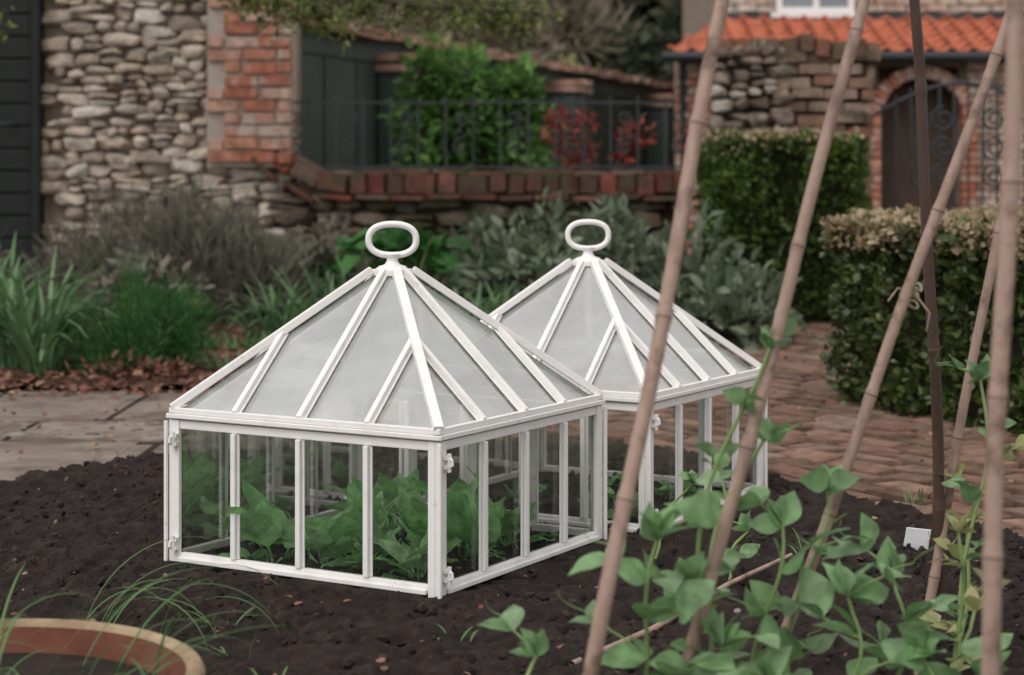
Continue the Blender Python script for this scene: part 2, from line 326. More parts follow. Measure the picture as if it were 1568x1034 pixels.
# ---------------------------------------------------------------- masonry
def rubble(name,x0,x1,z0,z1,yf,hr,wr,mat,parent=None,depth=.05,topfn=None,keep=None):
    C=[];H=[];z=z0
    while z<z1:
        h=rng.uniform(*hr); x=x0-rng.uniform(0,.1)
        while x<x1:
            w=rng.uniform(*wr)*(.6+.4*h/hr[1])
            cx=x+w/2
            if x0-.02<=cx-w*.3 and cx+w*.3<=x1+.02:
                dz=.03*math.sin(cx*3.1+z*2)+.014*math.sin(cx*8+z*5)
                q=rng.random()
                if q<.22 and h>hr[0]*1.4:
                    C+= [(cx,z+h*.25+dz),(cx+rng.normal()*.01,z+h*.76+dz)];H+=[(w*.5,h*.27),(w*.48,h*.25)]
                else: C.append((cx,z+h/2+dz+rng.normal()*.006)); H.append((w*.5*rng.uniform(.92,1.05),h*.5*rng.uniform(.88,1.12)))
            x+=w
        z+=h*.98
    C=np.array(C);H=np.array(H)
    N=len(C); T=np.sign(I3[0])*np.abs(I3[0])**.38
    P=np.broadcast_to(T,(N,)+T.shape).copy()
    for q in range(8):
        nv=rng.normal(size=(N,3)); nv[:,1]=-np.abs(nv[:,1])*.5; nv=nrm(nv); off=rng.uniform(.78,1.2,N)
        dd=np.einsum('nmi,ni->nm',P,nv)-off[:,None]; P-=np.maximum(dd,0)[:,:,None]*nv[:,None,:]
    for fq,am in ((2,.05),(5,.04),(11,.028)):
        K=rng.normal(size=(N,3))*fq; ph=rng.uniform(0,6,N); P*= (1+am*np.sin(np.einsum('nmi,ni->nm',P,K)+ph[:,None]))[:,:,None]
    a=rng.normal(size=N)*.07; px=P[:,:,0]*H[:,0:1]*1.03; pz=P[:,:,2]*H[:,1:2]*1.0
    X=C[:,0:1]+px*np.cos(a)[:,None]-pz*np.sin(a)[:,None]; Z=C[:,1:2]+px*np.sin(a)[:,None]+pz*np.cos(a)[:,None]
    Yv=yf+.012+rng.normal(size=(N,1))*.012+P[:,:,1]*depth
    V=np.stack([X,Yv,Z],2).reshape(-1,3)
    F=(I3[1][None]+(np.arange(N)*len(T))[:,None,None]).reshape(-1,3)
    return build(name,V,F,mat,parent,smooth=True)
def brickrun(cells,mat,name,parent=None,jit=.003):
    c=np.array(cells,float);N=len(c)
    a=c[:,6]+rng.normal(size=N)*.012; Mx=np.zeros((N,3,3)); ca,sa=np.cos(a),np.sin(a)
    Mx[:,0,0]=ca*c[:,3];Mx[:,0,2]=-sa*c[:,5];Mx[:,1,1]=c[:,4];Mx[:,2,0]=sa*c[:,3];Mx[:,2,2]=ca*c[:,5]
    V,F=inst(*CH,Mx,c[:,:3]+rng.normal(size=(N,3))*jit); return build(name,V,F,mat,parent)
def brickface(x0,x1,z0,z1,yf,bl=.22,bh=.076,tooth=0,drop=0):
    cells=[];r=0;z=z0
    while z<z1:
        off=(r%2)*bl/2; x=x0-off+( -tooth if r%4<2 else 0)
        while x<x1-.02:
            a=max(x,x0-tooth*(r%4<2));b=min(x+bl,x1)
            if b-a>.03 and rng.random()>=drop: cells.append(((a+b)/2,yf+.05,z+bh/2,(b-a)/2-.006,.052,bh/2-.006,0))
            x+=bl
        z+=bh;r+=1
    return cells
H=empty('stone_house')
V,F=box(-2.90,-1.40,11.47,12.35,0,3.4); build('wall_core',V,F,M['mortar'],H)
V,F=box(-7,-2.90,11.60,17,0,3.4); build('wall_core_left',V,F,M['mortar'],H)
rubble('wall_stones',-2.90,-1.60,.9,3.4,11.44,(.045,.10),(.07,.26),M['stone'],H,.055)
rubble('wall_stones_lower',-2.90,-1.36,.0,.92,11.44,(.045,.10),(.08,.28),M['stone'],H,.055)
cells=brickface(-1.76,-1.34,0.92,3.4,11.34,.215,.078,.10,.0)
brickrun(cells,M['brick'],'brick_quoin',H,.005)
V,F=box(-1.86,-1.36,11.362,11.75,.9,3.4); build('quoin_mortar',V,F,M['mortar_light'],H)
parts=[box(-3.40,-2.93,11.40,11.44,.03,2.25)]
for i in range(16): parts.append(box(-3.39,-2.945,11.375,11.402,.06+i*.137,.06+i*.137+.122))
V,F=merge(parts); bevel(build('door_boards',V,F,M['blackdoor'],H),.004)
V,F=merge([box(-2.935,-2.88,11.34,11.5,0,2.35),box(-3.5,-2.88,11.34,11.5,2.35,2.45)]); bevel(build('door_frame',V,F,M['blackdoor'],H),.005)
V,F=tube([(-3.12,11.33,1.16),(-3.04,11.33,1.16),(-3.04,11.38,1.16)],.009); build('door_handle',V,F,M['iron'],H,True)
V=[(-7.3,11.1,3.3),(-1.2,11.1,3.3),(-1.2,11.9,3.9),(-7.3,11.9,3.9),(-7.3,12.7,3.3),(-1.2,12.7,3.3)]
build('roof',V,[(0,1,2,3),(3,2,5,4)],M['oldtile'],H)
W=empty('low_garden_wall')
V,F=box(-1.5,1.06,11.46,11.72,0,.80); build('core',V,F,M['mortar_dark'],W)
rubble('stones',-1.45,1.06,0,.70,11.42,(.045,.10),(.10,.28),M['stone_dark'],W,.055)
def swoop(x): 
    return 0.84+ (0 if x>-1.18 else .26*((-1.18-x)/.42)**1.6)
cells=[];x=-1.62
while x<1.04:
    w=rng.choice([.108,.112,.118,.20]); sl=(swoop(x+.05)-swoop(x-.05))/.1
    cells.append((x+w/2*1,11.50+rng.normal()*.006,swoop(x)-.045,w/2-.005,.145,.062,math.atan(sl)+rng.normal()*.02));x+=w*math.cos(math.atan(sl))
brickrun(cells,M['brick_old'],'coping_bricks',W,.006)
V,F=box(-1.3,1.03,11.40,11.62,.735,.84); build('coping_mortar',V,F,M['mortar_dark'],W)
cells=[];x=-1.62
while x<1.06:
    w=.22; sl=(swoop(x+.05)-swoop(x-.05))/.1
    cells.append((x+w/2,11.50,swoop(x+w/2)-.128,w/2-.004,.185,.016,math.atan(sl)));x+=w
brickrun(cells,M['brick_old'],'creasing_tiles',W,.004)
cells=[];x=-1.6
while x<1.04:
    w=.22; sl=(swoop(x+w/2+.05)-swoop(x+w/2-.05))/.1
    cells.append((x+w/2,11.50,swoop(x+w/2)+.028,w/2-.004,.10,.014,math.atan(sl)));x+=w
brickrun(cells,M['brick_pier'],'coping_cap',W,.004)
Rl=empty('iron_railing'); ps=[]
def spiral(cx,cz,y,r,turn=1.6,s=1,ph=0,k=22):
    t=np.linspace(0,1,k); a=ph+s*t*turn*2*PI; rr=r*(1-.8*t)
    return np.stack([cx+rr*np.cos(a),np.full(k,y),cz+rr*np.sin(a)],1)
yr=11.53
for z in (.90,1.30): ps.append(bar((-1.45,yr,z),(1.04,yr,z),.014,.014))
x=-1.43;i=0
while x<1.04:
    ps.append(bar((x,yr,.86),(x,yr,1.34),.012,.012,(0,1,0))); 
    if i%2==0:
        c=x+.085
        ps.append(tube(spiral(c,1.20,yr,.048,1.5,1,-PI/2),.006,6));ps.append(tube(spiral(c,1.02,yr,.048,1.5,1,PI/2),.006,6))
        ps.append(tube(spiral(c,1.11,yr,.04,1.0,-1,0),.006,6))
    x+=.17
    i+=1
ps.append(tube([(-1.52,yr,.95),(-1.50,yr,1.2),(-1.47,yr,1.31),(-1.44,yr,1.30)],.007,6))
V,F=merge(ps); build('ironwork',V,F,M['iron'],Rl)
G=empty('green_painted_wall'); p0=np.array([-1.60,12.4]);p1=np.array([2.05,22.6]); d=nrm(p1-p0); Ln=np.linalg.norm(p1-p0)
ang=math.atan2(d[1],d[0])
G.location=(p0[0],p0[1],0); G.rotation_euler=(0,0,ang)
ps=[box(0,Ln,0,.2,0,1.86)]
for i in range(int(Ln/.55)): ps.append(box(i*.55+.25,i*.55+.275,-.012,.001,.0,1.80))
ps.append(box(0,Ln,-.02,.001,1.70,1.80))
V,F=merge(ps); build('panels',V,F,M['greenpaint'],G)
for i,s in enumerate((1.7,5.7,9.2)):
    V,F=box(s,s+.42,-.28,-.02,0,1.62); bevel(build('pier',V,F,M['greenpaint'],G),.01)
    brickrun([(s+.21+dx,-.16,1.66+dz,.12,.17,.03,0) for dx in(-.12,.12) for dz in (0,.07)],M['oldtile'],'pier_cap',G,.006)
cells=[];x=0
while x<Ln:
    cells.append((x+.12,.08,1.885,.115,.20,.02,0)); cells.append((x+.2,.09,1.925,.115,.16,.02,.02)); x+=.24
brickrun(cells,M['oldtile'],'tile_coping',G,.008)
P=empty('stone_brick_pier')
V,F=box(1.34,2.28,11.90,12.5,0,1.62); build('core',V,F,M['mortar_dark'],P)
rubble('flint_part',1.26,1.76,0,1.62,11.86,(.045,.11),(.08,.20),M['flint'],P,.07)
brickrun(brickface(1.70,2.30,0,1.60,11.82,.215,.078,.04),M['brick_pier'],'brick_part',P,.008)
cells=[];x=1.30
while x<2.30:
    cells.append((x+.05,12.02,1.66+.02*math.sin(x*5)+rng.normal()*.008,.045,.20,.06,rng.normal()*.08)); x+=.105
brickrun(cells,M['brick_pier'],'top_course',P,.01)
C=empty('brick_cottage')
V,F=box(1.62,3.60,18.3,18.6,0,2.05); build('wall_left_core',V,F,M['mortar'],C)
V,F=box(4.40,8,18.3,18.6,0,2.05); build('wall_right_core',V,F,M['mortar'],C)
V,F=box(3.60,4.40,18.3,18.6,1.92,2.05); build('wall_lintel_core',V,F,M['mortar'],C)
brickrun(brickface(1.60,2.1,0,2.04,18.22,.22,.078),M['brick'],'corner_bricks',C)
brickrun(brickface(2.1,3.55,0,2.04,18.22,.22,.078)+brickface(4.45,7,0,2.04,18.22,.22,.078),M['brick_pale'],'wall_bricks',C)
cells=[]
for i in range(25):
    a=PI*i/24; cells.append((4.0+.46*math.cos(a),18.20,1.40+.46*math.sin(a),.026,.08,.06,a-PI/2))
for i in range(18):
    for sx in(-1,1): cells.append((4.0+sx*.46,18.20,.04+i*.078,.07,.08,.034,0))
brickrun(cells,M['brick'],'brick_arch',C)
V,F=box(3.5,4.5,18.45,18.55,0,2.0); build('dark_door',V,F,M['wood'],C)
V,F=box(2.2,9,19.3,24,0,5.2); build('upper_wall_core',V,F,M['mortar'],C)
brickrun(brickface(2.2,7.5,2.3,4.2,19.22,.22,.078),M['brick_pale'],'upper_bricks',C)
rows=7;ps=[];nt_=int(6.4/.19)
for r in range(rows):
    t0=r/rows;t1=(r+1)/rows+.02
    xs=np.linspace(0,1,nt_*8+1); A=[]
    for t,lift in((t0,.05),(t1,.0)):
        xl=1.5+.72*t; xx=xl+(8-xl)*xs
        zz=2.03+.44*t+lift+.036*np.sin(xx*2*PI/.21)
        A.append(np.stack([xx,np.full_like(xx,18.0+1.25*t-(.0 if lift==0 else .012)),zz],1))
    k=len(xs);Vv=np.concatenate([A[0]-[0,0,.03],A[0],A[1]]);Ff=[(j,j+1,k+j+1,k+j) for j in range(k-1)]+[(k+j,k+j+1,2*k+j+1,2*k+j) for j in range(k-1)]
    ps.append((Vv,np.array(Ff)))
V,F=merge(ps); build('pantile_roof',V,F,surf('pantile',[(.22,.065,.04),(.42,.12,.065),(.50,.18,.10)],7,.75,.4,30),C,True)
V,F=merge([box(2.1,8,19.14,19.215,2.44,2.52)]); build('lead_flashing',V,F,M['iron'],C)
V,F=tube([(1.45,17.95,2.0),(8,17.95,2.0)],.05,10); build('gutter',V,F,M['iron'],C,True)
V,F=tube([(1.66,17.98,2.0),(1.66,18.1,1.85),(1.66,18.1,0)],.035,10); build('downpipe',V,F,M['iron'],C,True)
ps=[box(2.66,3.56,19.10,19.2,2.47,2.53)]
for xx in(2.72,3.10,3.46): ps.append(box(xx,xx+.06,19.13,19.2,2.53,3.5))
ps.append(box(2.72,3.52,19.135,19.2,2.53,2.58));ps.append(box(2.72,3.52,19.135,19.2,3.44,3.5))
V,F=merge(ps); build('window_frame',V,F,M['wframe'],C)
V,F=box(2.74,3.5,19.17,19.21,2.55,3.46); build('window_glass',V,F,M['wglass'],C)
V=[(1.9,18.9,5.1),(9.3,18.9,5.1),(9.3,21.6,7.2),(1.9,21.6,7.2),(9.3,24.3,5.1),(1.9,24.3,5.1)]
build('main_roof',V,[(0,1,2,3),(3,2,4,5)],M['tile'],C)
Gt=empty('iron_gate'); ps=[];yg=12.35
def gt(x): return 1.22+.24*math.sin(PI*min(max((x-2.36)/1.25,0),1))
xs=np.linspace(2.36,3.6,14)
for x in xs: ps.append(bar((x,yg,.05),(x,yg,gt(x)+.05),.014,.014,(0,1,0)))
ps.append(tube([(x,yg,gt(x)) for x in np.linspace(2.36,3.6,20)],.012,6))
for z in (.12,.62): ps.append(bar((2.36,yg,z),(3.6,yg,z),.03,.012,(0,0,1)))
for cx in (2.72,2.86,3.2):
    for cz,s in((1.22,1),(1.03,-1),(.84,1)): ps.append(tube(spiral(cx,cz,yg-.01,.085,1.7,s,PI/2*s),.009,6))
V,F=merge(ps); build('ironwork',V,F,M['iron'],Gt)
# ---------------------------------------------------------------- vegetation
def hedge(name,quad,h,N,size,mat,dryN=0,T=ROUND,top_up=.0):
    E=empty(name); q=np.array(quad,float); c=q.mean(0)
    qi=c+(q-c)*(1-.05/np.linalg.norm(q-c,axis=1,keepdims=True)*1.8)
    V=[(x,y,0) for x,y in qi]+[(x,y,h-.06) for x,y in qi]
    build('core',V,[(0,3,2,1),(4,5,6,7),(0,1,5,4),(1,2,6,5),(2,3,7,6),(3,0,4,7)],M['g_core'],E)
    P=[];D=[]
    per=[np.linalg.norm(q[(i+1)%4]-q[i]) for i in range(4)]; areas=[p*h for p in per]; top=per[0]*per[1]; areas.append(top); areas=np.array(areas)/sum(areas)
    for i in range(4):
        n_=int(N*areas[i]);t=rng.random(n_);z=rng.uniform(0.0,h,n_);a=q[i];b=q[(i+1)%4];d=nrm(b-a);no=np.array([d[1],-d[0]])
        off=rng.uniform(-.08,.02,n_)+.10*vn(t*per[i]*5+i*9,z*6)+.07*vn(t*per[i]*14+i*9,z*14) -.04*(z<.08)
        p=a+(b-a)*t[:,None]+no*off[:,None]; P.append(np.column_stack([p,z])); D.append(np.column_stack([np.tile(no,(n_,1)),np.full(n_,.5)]))
    n_=int(N*areas[4]);s=rng.random((n_,1));t=rng.random((n_,1)); p=(q[0]*(1-s)+q[1]*s)*(1-t)+(q[3]*(1-s)+q[2]*s)*t
    z=h+rng.uniform(-.05,.015,n_)+.05*vn(p[:,0]*6,p[:,1]*6)+top_up*rng.random(n_)**6
    P.append(np.column_stack([p,z]));D.append(np.tile([0,0,1.],(n_,1)))
    P=np.concatenate(P);D=np.concatenate(D)+rng.normal(size=P.shape)*.75
    V,F=inst(*T,frames(D,rng.uniform(size*.6,size*1.25,len(P)),.5),P); build('leaves',V,F,mat,E)
    if dryN:
        s=rng.random((dryN,1));t=rng.random((dryN,1))**1.0; p=(q[0]*(1-s)+q[1]*s)*(1-t)+(q[3]*(1-s)+q[2]*s)*t
        z=h+rng.uniform(-.02,.035,dryN)+.05*vn(p[:,0]*6,p[:,1]*6); k=vn(p[:,0]*4+3,p[:,1]*4)>-.30
        D=rng.normal(size=(k.sum(),3))*.7+[0,0,.8]
        V,F=inst(*ROUND,frames(D,rng.uniform(size*.6,size*1.2,k.sum()),.5),np.column_stack([p,z])[k]); build('dry_tips',V,F,M['g_dry'],E)
        n_=dryN//6; i=rng.choice([0,3],n_); t=rng.random(n_); a=q[i];b=q[(i+1)%4]; d=nrm(b-a); no=np.stack([d[:,1],-d[:,0]],1)
        p=a+(b-a)*t[:,None]+no*rng.uniform(-.02,.03,(n_,1)); z=h-.10*rng.random(n_)**2+.01
        V,F=inst(*ROUND,frames(rng.normal(size=(n_,3))+[0,0,.6],rng.uniform(size*.5,size,n_),.5),np.column_stack([p,z])); build('dry_edge',V,F,M['g_dry'],E)
    return E
hedge('box_hedge',[(1.62,5.80),(3.6,6.3),(3.0,8.3),(1.16,6.85)],.67,48000,.034,M['g_hedge'],12000)
hedge('box_hedge',[(1.16,10.4),(1.98,10.4),(1.98,11.3),(1.16,11.3)],1.05,17000,.040,M['g_hedge2'],900)
def blobpts(blobs,N,inner=.55,lump=.2,up=.3,zmin=.02):
    b=np.array(blobs,float); w=(b[:,3]*b[:,5]); w/=w.sum(); k=rng.choice(len(b),N,p=w)
    d=nrm(rng.normal(size=(N,3))); r=inner+(1.05-inner)*rng.random(N)**.6
    ph=k*1.7; r*=1+lump*np.sin(d[:,0]*4+ph)*np.sin(d[:,2]*5+ph*2)+lump*.6*np.sin(d[:,1]*9+d[:,0]*8+ph)
    P=b[k,:3]+d*b[k,3:6]*r[:,None]; m=P[:,2]>zmin
    D=d*.8+rng.normal(size=(N,3))*.55; D[:,2]+=up
    return P[m],D[m]
def cores(blobs,sc,parent):
    ps=[]
    for b in blobs:
        V=I2[0]*np.array(b[3:6])*sc*(1+.12*np.sin(I2[0][:,0:1]*5+b[0]*7)); ps.append((V+np.array(b[:3]),I2[1]))
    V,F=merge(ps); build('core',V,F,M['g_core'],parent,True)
def shrub(name,blobs,N,T,s0,s1,mat,core=.7,up=.3,lump=.2,inner=.55,nup=.8):
    E=empty(name)
    if core: cores(blobs,core,E)
    P,D=blobpts(blobs,N,inner,lump,up); V,F=inst(*T,frames(D,rng.uniform(s0,s1,len(P)),nup),P); build('leaves',V,F,mat,E)
    ps=[]
    for b in blobs[:8]:
        for i in range(3):
            ps.append(tube([(b[0]+rng.normal()*.03,b[1]+rng.normal()*.03,0),(b[0]+rng.normal()*.3*b[3],b[1]-abs(rng.normal())*.3*b[4],b[2]),(b[0]+rng.normal()*.6*b[3],b[1]-.5*b[4],b[2]+b[5]*.7)],[.012,.008,.003],5))
    V,F=merge(ps); build('stems',V,F,M['twig'],E)
    return E
L3=leafT(3,.46,.3,.18); L4=leafT(4,.5,.3,.25)
shrub('sage_shrub',[(.15,9.6,.22,.28,.3,.27),(.5,9.7,.28,.31,.35,.30),(.85,9.6,.26,.30,.35,.27),(1.12,9.3,.18,.26,.3,.20),(.0,9.9,.28,.26,.3,.24),(.55,10.2,.42,.24,.3,.22),(1.0,9.0,.12,.24,.2,.15),(.72,9.3,.15,.25,.25,.18),(.35,9.2,.12,.2,.2,.15)],3700,L3,.06,.12,M['g_sage'],.56,.4,.4)
shrub('sage_shrub',[(-.1,10.4,.27,.22,.25,.27),(.18,10.6,.32,.26,.25,.28)],1000,L3,.05,.09,M['g_sage'],.58,.4,.3)
LAN=leafT(3,.10,.2,.1)
def spiky(name,cx,cy,rx,ry,N,L0,L1,w,e0,e1,dr,mat,z=.03,n=5):
    a=rng.uniform(0,2*PI,N); r=np.sqrt(rng.random(N)); P=np.stack([cx+rx*r*np.cos(a),cy+ry*r*np.sin(a),np.full(N,z)],1)
    az=a+rng.normal(size=N)*.9
    V,F=blades(P,az,rng.uniform(L0,L1,N),rng.uniform(w*.6,w*1.2,N),rng.uniform(e0,e1,N),rng.uniform(dr*.3,dr,N),n); return build(name,V,F,mat)
def lavender(cx,cy,r,h,N):
    E=empty('lavender_bush'); cores([(cx,cy,h*.35,r*.6,r*.5,h*.34)],1,E)
    P,D=blobpts([(cx,cy,h*.42,r,r*.8,h*.5)],N,.45,.3,1.1)
    V,F=inst(*LAN,frames(D,rng.uniform(.06,.15,len(P)),.1),P); build('sprigs',V,F,M['g_lav'],E)
lavender(-2.1,10.5,.34,.66,3400);lavender(-1.72,10.3,.34,.74,3600);lavender(-1.38,10.2,.27,.54,2400);lavender(-2.45,10.7,.28,.5,1800)
# feathery fennel: many upright plumes
E=empty('fennel_plant'); bl=[]
for i in range(34):
    a=rng.uniform(0,2*PI); r=math.sqrt(rng.random()); x=-1.53+.29*r*math.cos(a); y=7.72+.2*r*math.sin(a); h=rng.uniform(.24,.50)*(1-.42*r)
    bl.append((x,y,h,.045,.045,.10)); bl.append((x+rng.normal()*.03,y-.03,h*.55,.075,.07,.11))
cores([(-1.53,7.8,.12,.20,.12,.12)],1,E)
P_,D_=blobpts(bl,15000,.1,.45,.9); V,F=inst(*leafT(2,.09,.1,.3),frames(D_,rng.uniform(.018,.055,len(P_)),.1),P_); build('fronds',V,F,M['g_fennel'],E)
ps=[tube([(-1.53+rng.normal()*.04,7.8,.02),((-1.53+b[0])/2,b[1],b[2]*.5),(b[0],b[1],b[2])],[.004,.003,.002],5) for b in bl[::2]]
V,F=merge(ps); build('stems',V,F,M['g_stem'],E)
P_,D_=blobpts([(-1.5,7.48,.05,.24,.10,.06)],300,.3,.3,.5); V,F=inst(*L3,frames(D_,rng.uniform(.025,.045,len(P_)),.5),P_); build('dying_fronds',V,F,M['litter'],E)
for (cx,cy,r,N,l) in ((-2.02,7.8,.12,110,.66),(-2.3,8.1,.2,130,.70),(-1.92,7.6,.07,40,.40),(-2.6,8.3,.2,90,.75),(-.98,9.3,.16,80,.5),(-.75,9.6,.16,70,.5),(-1.15,9.1,.13,60,.4),(-.2,9.05,.16,80,.42),(.0,8.95,.12,50,.36),(-.45,9.3,.15,60,.42),(.35,9.0,.12,40,.3)):
    spiky('strap_leaf_clump',cx,cy,r,r*.8,N,l*.55,l,.021,1.0,1.5,2.2,M['g_strap'],n=7)
E=empty('broad_leaf_plant'); N=70
P_=np.stack([-.62+rng.normal(size=N)*.16,10.1+rng.normal(size=N)*.1,.33+rng.random(N)*.22],1); D_=np.stack([rng.normal(size=N),rng.normal(size=N)-.3,rng.uniform(-.2,.5,N)],1)
V,F=inst(*leafT(6,.6,.25,.4,.1,.7,.05),frames(D_,rng.uniform(.12,.22,N),1.0),P_); build('leaves',V,F,M['g_big'],E,True)
V,F=merge([tube([(-.62,10.1,0),(p[0],p[1],p[2])],[.01,.005],5) for p in P_[:25]]); build('stalks',V,F,M['g_stem'],E)
for (cx,cy,r,N) in ((-1.25,8.6,.2,150),(-.9,8.7,.2,120),(-1.15,7.7,.12,50),(.6,9.0,.2,100),(-2.6,7.5,.2,70)):
    spiky('low_plant',cx,cy,r,r*.6,N,.05,.13,.012,.5,1.4,1.2,M['g_grass'],n=4)
shrub('dark_bush',[(-2.9,9.6,.25,.3,.3,.3),(-1.9,9.6,.2,.3,.3,.22),(-1.1,10.6,.25,.3,.3,.28),(-.3,10.9,.2,.4,.3,.25)],2600,L3,.05,.09,M['g_lav'],.7)
shrub('green_shrub',[(-.42,12.5,1.15,.33,.3,.40),(-.3,12.5,1.40,.25,.25,.22),(-.05,12.6,1.1,.28,.3,.36),(-.58,12.4,1.5,.13,.15,.14),(.05,12.5,1.38,.14,.12,.12),(-.1,12.5,.8,.33,.3,.3),(-.5,12.5,.75,.3,.3,.3)],6000,L4,.05,.11,M['g_bright'],.62,.3,.45)
E=empty('red_leaf_shrub'); bl=[(.35,12.2,1.15,.12,.12,.12),(.42,12.2,.98,.14,.12,.12),(.80,12.2,1.12,.12,.1,.1),(.75,12.2,.98,.1,.1,.06),(.48,12.1,1.2,.06,.06,.06),(.3,12.2,1.22,.05,.05,.05)]
P_,D_=blobpts(bl,560,.2,.3,.2); V,F=inst(*L3,frames(D_,rng.uniform(.035,.07,len(P_)),.3),P_); build('leaves',V,F,M['g_red'],E)
V,F=merge([tube([(.55+rng.normal()*.04,12.2,0),(.55+rng.normal()*.1,12.2,.7),(b[0],b[1],b[2])],[.012,.01,.005],5) for b in bl for i in range(2)]); build('stems',V,F,M['twig'],E)
def tree(name,base_,h,blobs,N,T,s0,s1,mat,tr=.15,core=0,up=.1,inner=.2,lump=.3):
    E=empty(name); bx,by=base_; ps=[]
    tp=np.array([(bx+.08*math.sin(i*1.1),by,h*.75*i/6) for i in range(7)]); ps.append(tube(tp,np.linspace(tr,tr*.3,7),10))
    for b in blobs:
        k=min(5,max(1,int(b[2]/(h*.75)*6)-1)); s=tp[k]; e=np.array(b[:3]); m=(s+e)/2+rng.normal(size=3)*.15
        ps.append(tube([s,m,e],[tr*.4,tr*.22,tr*.08],6))
        for q in range(5):
            e2=e+rng.normal(size=3)*np.array(b[3:6])*.6; ps.append(tube([m,(m+e2)/2+rng.normal(size=3)*.1,e2],[tr*.15,tr*.1,tr*.04],5))
    V,F=merge(ps); build('trunk_and_limbs',V,F,M['bark'],E,True)
    P_,D_=blobpts(blobs,N,inner,lump,up,.3); V,F=inst(*T,frames(D_,rng.uniform(s0,s1,len(P_)),.3),P_); build('crown',V,F,mat,E)
    if core: cores(blobs,core,E)
def crownblobs(bx,by,h,r,n,z0=.3,cone=False):
    o=[]
    for i in range(n):
        z=h*(z0+(1-z0)*rng.random()); f=(1-z/h)*1.3+.12 if cone else math.sin(PI*min(.97,max(.12,(z/h-z0*.6)/(1-z0*.6))))**.6
        a=rng.uniform(0,2*PI); rr=r*f*rng.uniform(.3,.9); q=r*rng.uniform(.25,.45)
        o.append((bx+rr*math.cos(a),by+rr*math.sin(a)*.7,z,q,q,q*.8))
    return o
tree('conifer_tree',(2.7,31),9,crownblobs(2.7,31,9,2.0,26,.12,True),8000,TINY,.18,.36,M['g_conifer'],.2,.6,-.3)
tree('conifer_tree',(1.9,36),8.5,crownblobs(1.9,36,8.5,1.8,20,.1,True),6000,TINY,.18,.36,M['g_conifer'],.2,.6,-.3)
NEED=leafT(2,.10,.1,.1)
for (x,y,h,r) in ((-.9,30,7.5,2.3),(-3.6,32,8,2.5),(.6,34,8,2.4),(-6.5,31,8,2.5),(-2.2,38,9,3)):
    tree('bare_tree',(x,y),h,crownblobs(x,y,h,r,24,.12),7000,NEED,.25,.6,M['g_twiggy'],.18,0,.5,.1)
shrub('yellow_green_bush',[(-.2,26,1.3,.8,.6,1.0),(1.0,27,1.2,.8,.6,1.0),(-1.4,25,1.3,.8,.6,1.1),(.4,26,1.9,.5,.5,.5)],4500,TINY,.12,.24,M['g_yel'],.6)
bl=[]
for i in range(70):
    a=-50+i*1.45; bl.append((a,60+rng.normal()*5,2.5+rng.random()*3,2.6,2.2,3.4)); bl.append((a,62+rng.normal()*5,6+rng.random()*2,2.4,2.2,2.4))
E=empty('woodland_belt'); cores(bl,.8,E); P_,D_=blobpts(bl,30000,.8,.25,.1,.1); V,F=inst(*TINY,frames(D_,rng.uniform(.5,1.2,len(P_)),.3),P_); build('foliage',V,F,M['g_twiggy'],E)
E=empty('overhanging_tree'); ps=[tube([(-3.5,9.0,0),(-3.45,9.0,1.0),(-3.35,9.0,2.0),(-3.1,9.1,3.2)],[.13,.11,.10,.06],12)]
limbs=[[(-3.35,9.0,2.0),(-2.4,9.0,2.1),(-1.3,9.0,1.80),(-.5,9.1,1.68),(.15,9.1,1.64)],[(-3.3,9.0,2.2),(-2.2,8.8,2.3),(-1.4,8.9,1.85),(-.8,8.9,1.60)],[(-3.2,9.0,2.7),(-2.4,9.2,2.6),(-1.2,9.3,2.2),(-.3,9.2,1.72)],[(-3.35,9,1.9),(-3.0,8.9,1.85),(-2.55,8.7,1.64)]]
for l in limbs: ps.append(tube(l,np.linspace(.045,.006,len(l)),7))
Pl=[]
for l in limbs:
    l=np.array(l)
    for i in range(46 if len(l)>3 else 8):
        t=rng.uniform(.5,1)*(len(l)-1);k=min(int(t),len(l)-2);p=l[k]+(l[k+1]-l[k])*(t-k)
        e=p+np.array([rng.normal()*.16,rng.normal()*.2,-rng.uniform(.0,.18)+.03]); ps.append(tube([p,(p+e)/2+rng.normal(size=3)*.02,e],[.005,.0035,.002],5))
        m=26; tt=rng.random((m,1))**.6; Pl.append(p+(e-p)*tt+rng.normal(size=(m,3))*.028)
V,F=merge(ps); build('trunk_and_limbs',V,F,M['bark'],E,True)
Pl=np.concatenate(Pl); D_=rng.normal(size=Pl.shape); D_[:,2]-=.4
V,F=inst(*leafT(3,.5,.3,.2),frames(D_,rng.uniform(.03,.05,len(Pl)),.7),Pl); build('leaves',V,F,M['g_over'],E)
P_,D_=blobpts([(-3.0,9.1,3.3,1.1,1,.7),(-1.6,9.3,3.1,1.0,.9,.5),(-.4,9.3,2.8,.6,.6,.3)],3000,.3,.3,0); V,F=inst(*L3,frames(D_,rng.uniform(.05,.09,len(P_)),.7),P_); build('upper_crown',V,F,M['g_over'],E)

